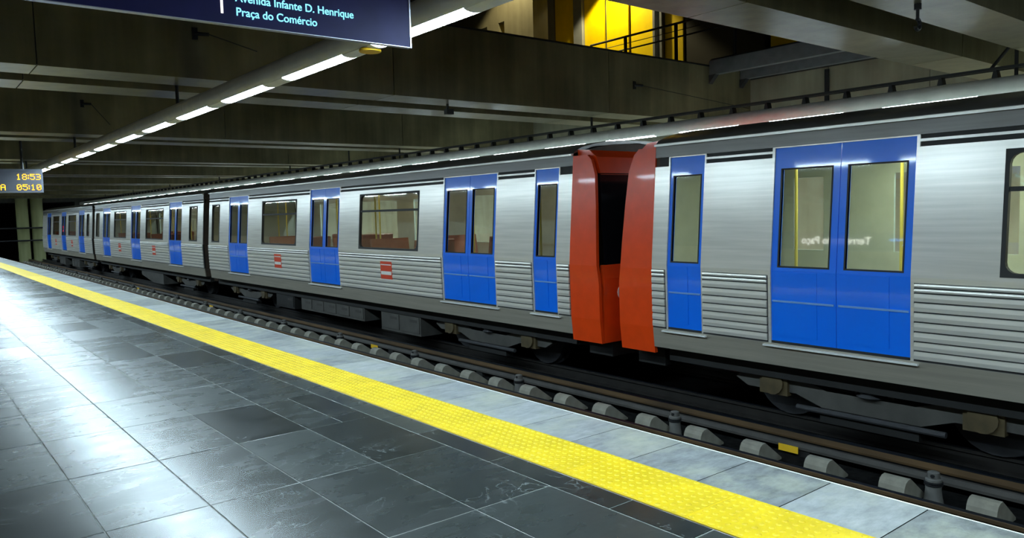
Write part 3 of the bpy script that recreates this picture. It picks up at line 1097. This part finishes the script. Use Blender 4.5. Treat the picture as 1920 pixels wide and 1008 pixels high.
make_car('silver metro car with blue doors nearest the camera, filling the right edge', -9.2, 6.80,
         doors=[3.90, -1.35, -6.6], wins=[(1.30, 2.3), (-3.97, 2.3)], ends=[(-8.2, 0.7)], cabdoor=5.77, cab=(1,),
         boxes=[(-1.2, 0.9, -0.66, 'equipment_grey', 'box'), (-3.8, -1.8, -0.66, 'equipment_dark', 'box')], bogies=[3.7, -6.5], light='car_light')
make_car('silver metro car with two red emblems and a red cab end, second from the right', 7.16, 23.1,
         doors=[10.12, 15.43, 20.68], wins=[(12.72, 2.2), (17.92, 2.1)], ends=[(22.5, 0.65)], cabdoor=8.24, cab=(-1,),
         boxes=[(11.95, 13.4, -0.70, 'equipment_grey', 'box'), (14.1, 17.2, -0.62, 'equipment_grey', 'box'), (17.6, 18.7, -0.66, 'equipment_dark', 'box')], bogies=[10.0, 20.7])
make_car('silver metro car third from the right, between two brown gangways', 23.65, 39.3,
         doors=[26.54, 31.76, 36.83], wins=[(29.1, 2.3), (34.3, 2.1)], ends=[(24.6, 0.8), (38.6, 0.7)],
         boxes=[(29.0, 32.0, -0.72, 'equipment_grey', 'slope')], bogies=[26.2, 36.6])
make_car('silver metro car at the far end of the train, showing a red light', 39.85, 54.6,
         doors=[42.4, 47.3, 52.2], wins=[(44.85, 2.1), (49.75, 2.0)], ends=[(40.8, 0.6)],
         boxes=[(44.5, 46.6, -0.74, 'equipment_grey', 'box'), (48.6, 50.4, -0.74, 'equipment_grey', 'box')], bogies=[42.2, 52.4], red_bar=49.75)

# ------------------------------------------------------------------ light tubes
def tube(x, zc, label, first, per, ln, y_end, tray, hang):
    R = 0.115
    t = thing('light_tube', (x, 0, zc), label, 'light fixture', 'platform light tubes')
    # outer skin open along the bottom
    half = math.asin(0.077 / R)
    n = 26
    pts = []
    for i in range(n + 1):
        a = -math.pi / 2 + half + (2 * math.pi - 2 * half) * i / n
        pts.append((R * math.cos(a), R * math.sin(a)))
    inner = [(p[0] * 0.965, p[1] * 0.965) for p in pts[::-1]]
    sec = 8.5
    y = -7.0
    me = MB().prism(pts + inner, 'y', 0.003, sec - 0.003).mesh('tube_section', 'tube_paint', 30)
    while y < y_end:
        place('tube_section', me, t, (x, y, zc))
        y += sec
    zl = -0.077
    lam = MB().prism([(-0.070, zl), (-0.064, zl - 0.010), (-0.045, zl - 0.017), (-0.02, zl - 0.021), (0.02, zl - 0.021), (0.045, zl - 0.017), (0.064, zl - 0.010), (0.070, zl)], 'y', 0, ln).mesh('lamp', 'lamp_emit', 40)
    gap = MB().prism([(-0.074, zl + 0.006), (-0.069, zl - 0.012), (-0.048, zl - 0.020), (-0.02, zl - 0.025), (0.02, zl - 0.025), (0.048, zl - 0.020), (0.069, zl - 0.012), (0.074, zl + 0.006)], 'y', 0.0, per - ln).mesh('blank_plate', 'tube_paint', 40)
    MB().box(-0.075, 0.075, -7.0, y_end, zl + 0.002, zl + 0.03).build('leak_baffle', 'dark_steel', t, (x, 0, zc))  # unseen dark box added to stop lamp light leaking through the tube seams
    y = first - per * int((first + 7) / per)
    while y < y_end:
        place('lamp', lam, t, (x, y, zc))
        place('blank_plate', gap, t, (x, y + ln, zc))
        y += per
    if tray:
        for dx in (-0.05, 0.05):
            MB().box(dx - 0.012, dx + 0.012, -7, y_end, 0.20, 0.235).build('tray_rail', 'black_steel', t, (x, 0, zc))
        pm = MB().prism([(-0.035, 0.11), (0.035, 0.11), (0.015, 0.205), (-0.015, 0.205)], 'x', -0.055, 0.055).mesh('tray_foot', 'black_steel')
        y = 3.66 - 0.622 * 17
        while y < y_end:
            place('tray_foot', pm, t, (x, y, zc))
            y += 0.622
    for yh in hang:
        MB().cyl((0, 0, 0.10), (0, 0, SOFFIT + 0.5 - zc), 0.022, 8).build('hanger_rod', 'black_steel', t, (x, yh, zc))
    return t


HANG = [2.6 + 7.1 * k + 0.85 for k in range(-1, 8)]
tb = tube(3.0, 2.925, 'grey light tube with bright white lamps hanging above the yellow strip', 4.07, 1.70, 1.22, 60, False, HANG)
MB().lathe([(0.082, -0.114), (0.086, -0.110), (0.086, -0.098), (0.07, -0.084)], 24).build('sensor_disc', 'tag_yellow', tb, (3.0, 5.43, 2.925), smooth=30)['label'] = 'yellow round disc under the tube'
ts = tube(10.5, 2.875, 'light tube with a black cable tray on top, behind the train', 3.84, 1.705, 1.16, 60, True, HANG + [20.5])
for y in (5.35, 9.0, 14.1, 15.8):
    MB().box(-0.06, 0.06, -0.06, 0.06, -0.097, -0.08).build('amber_marker', 'tag_yellow', ts, (10.5, y, 2.875))
for dy in (-0.28, 0.28):
    MB().cyl((0, dy, 0.22), (0, dy * 0.1, 0.52), 0.02, 8).build('strut', 'black_steel', ts, (10.5, 3.45, 2.875))

# ------------------------------------------------------------------ hanging direction sign (faces the camera)
SY = 4.1
s = thing('direction_sign', (1.0, SY, 2.556), 'navy hanging direction sign with glowing cyan street names at the top', 'sign')
X0, X1, Z0, Z1 = -1.2, 2.55, 2.556, 3.0
MB().box(X0 - 1.0, X1 - 1.0 - 0.012, 0, 0.035, 0.004, Z1 - Z0).build('board', 'sign_navy', s, (1.0, SY, Z0))
MB().box(X1 - 1.0 - 0.010, X1 - 1.0, -0.004, 0.039, 0, Z1 - Z0).box(X0 - 1.0, X1 - 1.0 - 0.010, -0.002, 0.037, 0, 0.004).build('rim', 'sign_rim', s, (1.0, SY, Z0))
MB().box(-0.006, 0.006, -0.004, 0, 0, 0.37).build('divider', 'sign_white', s, (1.412, SY, 2.61))
for txt, x0, x1, zb in (('Avenida Infante D. Henrique', 1.483, 2.165, 2.681), ('Praça do Comércio', 1.483, 1.933, 2.608)):
    me = text_mesh(txt, 0.06, 'sign_cyan', '-y', bold=0.0004)
    w = mesh_width(me, 0)
    k = (x1 - x0) / w
    for v in me.vertices:
        v.co.x *= k
        v.co.z *= 1.0
    place_letters(me, s, (x0, SY - 0.003, zb), 0)
me = text_mesh('Terreiro do Paço', 0.2, 'sign_white', '-y', bold=0.001)
k = 1.9 / mesh_width(me, 0)
for v in me.vertices:
    v.co.x *= k
place_letters(me, s, (-0.65, SY - 0.003, 2.70), 0)
for x in (-0.4, 1.9):
    MB().cyl((0, 0.018, 0), (0, 0.018, SOFFIT - Z1), 0.012, 8).build('hanger_rod', 'black_steel', s, (x, SY, Z1))

# ------------------------------------------------------------------ LED train-time display
DY = 19.1
d = thing('time_display', (1.5, DY, 2.21), 'hanging black time display with amber digits 18:53 and 05:10', 'display')
MB().box(-1.9, 1.1, 0, 0.22, 0, 0.49).build('housing', 'display_case', d, (1.5, DY, 2.21))
MB().box(-1.86, 1.06, -0.004, 0, 0.03, 0.46).build('screen', 'display_screen', d, (1.5, DY, 2.21))
FONT = {'0': ['01110', '10001', '10011', '10101', '11001', '10001', '01110'], '1': ['00100', '01100', '00100', '00100', '00100', '00100', '01110'],
        '3': ['11110', '00001', '00001', '01110', '00001', '00001', '11110'], '5': ['11111', '10000', '11110', '00001', '00001', '10001', '01110'],
        '8': ['01110', '10001', '10001', '01110', '10001', '10001', '01110'], ':': ['0', '1', '1', '0', '1', '1', '0'],
        'A': ['01110', '10001', '10001', '11111', '10001', '10001', '10001']}


def led(txt, x, z, p):
    for ch in txt:
        m = MB()
        rows_ = FONT[ch]
        for r, row in enumerate(rows_):
            for c, b in enumerate(row):
                if b == '1':
                    m.box(x + c * p, x + c * p + p * 0.94, -0.006, -0.002, z + (6 - r) * p, z + (6 - r) * p + p * 0.94)
        x += (len(rows_[0]) + 1) * p
        m.build('digit' if ch in '0123456789' else 'character', 'led_amber', d, (1.5, DY, 2.21))


P = 0.0178
for txt, x, z in (('18:53', 2.115, 2.476), ('05:10', 2.115, 2.258), ('A', 1.83, 2.258)):
    led(txt, x - 1.5, z - 2.21, P)
for x in (0.6, 2.25):
    MB().cyl((0, 0.11, 0), (0, 0.11, UP_BOT - 2.70), 0.025, 8).build('hanger_rod', 'black_steel', d, (x, DY, 2.70))

# ------------------------------------------------------------------ station name board on the platform wall behind the camera
BX = X_WL + 0.03
b = thing('name_board', (BX, 9.3, 2.08), 'long navy station name board with glowing white letters on the platform wall', 'sign')
MB().box(0, 0.06, -2.3, 2.3, 0, 0.42).build('board', 'sign_navy', b, (BX, 9.3, 2.08))
MB().box(0, 0.07, -2.3, 2.3, -0.02, 0).build('rim', 'sign_rim', b, (BX, 9.3, 2.08))
me = text_mesh('Terreiro do Paço', 0.25, 'board_white', '+x', bold=0.002)
k = 1.75 / mesh_width(me, 1)
for v in me.vertices:
    v.co.y *= k
place_letters(me, b, (BX + 0.063, 8.75, 2.22), 1)
for n, txt in enumerate(('Avenida Infante D. Henrique', 'Praça do Comércio')):
    me = text_mesh(txt, 0.085, 'board_blue', '+x', bold=0.001)
    place_letters(me, b, (BX + 0.063, 7.35, 2.31 - 0.11 * n), 1)

# ------------------------------------------------------------------ footbridge and railing on the upper level
fb = thing('footbridge', (13.5, 7, 4.15), 'dark steel footbridge with railings spanning the void at upper right', 'bridge')
for x in (13.02, 14.06):
    MB().prism([(-0.05, 0), (0.09, 0), (0.09, 0.03), (-0.02, 0.03), (-0.02, 0.25), (0.09, 0.25), (0.09, 0.28), (-0.05, 0.28)], 'y', 3.9, 9.69).build('side_beam', 'grey_steel', fb, (x, 0, 4.15))
    MB().prism([(0, 0), (-0.16, 0), (-0.0, -0.17)], 'x', -0.06, 0.06).build('bracket', 'dark_steel', fb, (x, 9.695, 4.15))
MB().box(0, 1.06, 3.9, 9.69, 0, 0.04).build('deck', 'dark_steel', fb, (13.02, 0, 4.43))
for x in (13.05, 14.12):
    for z, r in ((5.35, 0.025), (5.20, 0.008), (5.07, 0.018)):
        MB().cyl((0, 3.9, 0), (0, 13.1 if x < 14 else 9.6, 0), r, 8).build('handrail' if r > 0.02 else 'rail_bar', 'black_steel', fb, (x, 0, z))
    for y in ((12.0, 10.58) if x < 14 else ()) + (9.14, 7.70, 6.26, 4.82):
        MB().box(-0.035, 0.035, -0.02, 0.02, UP_TOP - 5 if y > 9.7 else -0.55, 0.35).build('post', 'black_steel', fb, (x, y, 5.0))

tag(MB().cyl((0, 0, 0), (0, 0, 4.1), 0.045, 10).build('wall_pipe', 'black_steel', None, (X_WR - 0.05, 7.96, 0.02), smooth=40), 'black vertical pipe on the concrete wall at upper right', 'pipe')

# hooks and cables
def hook(y, x, z, dx, dz, label):
    h = thing('cable_anchor', (x, y, z), label, 'cable anchor', 'cable anchors on girders')
    MB().box(-0.03, 0.03, -0.02, 0, -0.07, 0.07).cyl((0, -0.01, 0), (0.14, -0.09, -0.01), 0.022, 8).build('bracket', 'black_steel', h, (x, y, z))
    MB().cyl((0.14, -0.09, -0.01), (dx, -0.09, dz), 0.006, 6).build('cable', 'black_steel', h, (x, y, z))


hook(9.70, 10.76, 3.776, 3.45, -0.22, 'small black cable anchor on the girder at upper centre right')
hook(9.70, 3.0, 3.77, 0.72, -0.15, 'small black cable anchor on the girder left of the sign')
hook(16.80, 3.02, 3.82, 0.45, -0.39, 'small black cable anchor on the second girder at left')
k = thing('lifting_hook', (7.05, 3.08, SOFFIT), 'black lifting hook hanging from the concrete beam at top right', 'hook')
MB().cyl((0, 0, 0), (0, 0, -0.05), 0.03, 12).cyl((0, 0, -0.05), (0, 0, -0.14), 0.014, 8).build('shank', 'black_steel', k, (7.05, 3.08, SOFFIT))
hk = MB()
pts = [(0.05 * math.sin(a), -0.175 - 0.05 * -math.cos(a) * -1 + 0.0) for a in [math.radians(q) for q in range(-20, 251, 30)]]
pts = [(0.045 * math.sin(math.radians(q)), -0.175 + 0.045 * math.cos(math.radians(q))) for q in range(-10, 251, 26)]
for p, q in zip(pts, pts[1:]):
    hk.cyl((p[0], 0, p[1]), (q[0], 0, q[1]), 0.016, 8)
hk.build('hook_bend', 'black_steel', k, (7.05, 3.08, SOFFIT))
c = thing('ceiling_camera', (6.9, 10.1, SOFFIT), 'tiny black device on the soffit above the train', 'camera')
MB().cyl((0, 0, 0), (0, 0, -0.08), 0.02, 8).build('stem', 'black_steel', c, (6.9, 10.1, SOFFIT))
MB().box(-0.04, 0.09, -0.04, 0.04, -0.16, -0.08).build('body', 'black_steel', c, (6.9, 10.1, SOFFIT))

# downlight grazing the yellow cladding
dl = thing('downlight', (15.3, 15.0, ROOF), 'warm downlight on the upper ceiling over the yellow panels', 'lamp')
MB().lathe([(0.10, 0), (0.12, -0.14), (0.105, -0.15)], 20).build('can', 'black_steel', dl, (15.3, 15.0, ROOF), smooth=40)
MB().lathe([(0.09, -0.152), (0.085, -0.156)], 20).build('lens', 'downlight_lens', dl, (15.3, 15.0, ROOF))
ld = bpy.data.lights.new('downlight_beam', 'SPOT')
ld.energy = 620
ld.color = (1.0, 0.86, 0.45)
ld.spot_size = math.radians(106)
ld.spot_blend = 0.25
ld.shadow_soft_size = 0.08
lo = bpy.data.objects.new('downlight_beam', ld)
COL.objects.link(lo)
lo.location = (15.3, 15.0, ROOF - 0.2)

d2 = thing('downlight', (12.2, 15.6, ROOF), 'warm downlight on the upper ceiling beside the tall concrete column', 'lamp')
MB().lathe([(0.10, 0), (0.12, -0.14), (0.105, -0.15)], 20).build('can', 'black_steel', d2, (12.2, 15.6, ROOF), smooth=40)
MB().lathe([(0.09, -0.152), (0.085, -0.156)], 20).build('lens', 'downlight_lens', d2, (12.2, 15.6, ROOF))
l2 = bpy.data.objects.new('downlight_beam', ld.copy())
l2.data.energy = 260
COL.objects.link(l2)
l2.location = (12.2, 15.6, ROOF - 0.2)
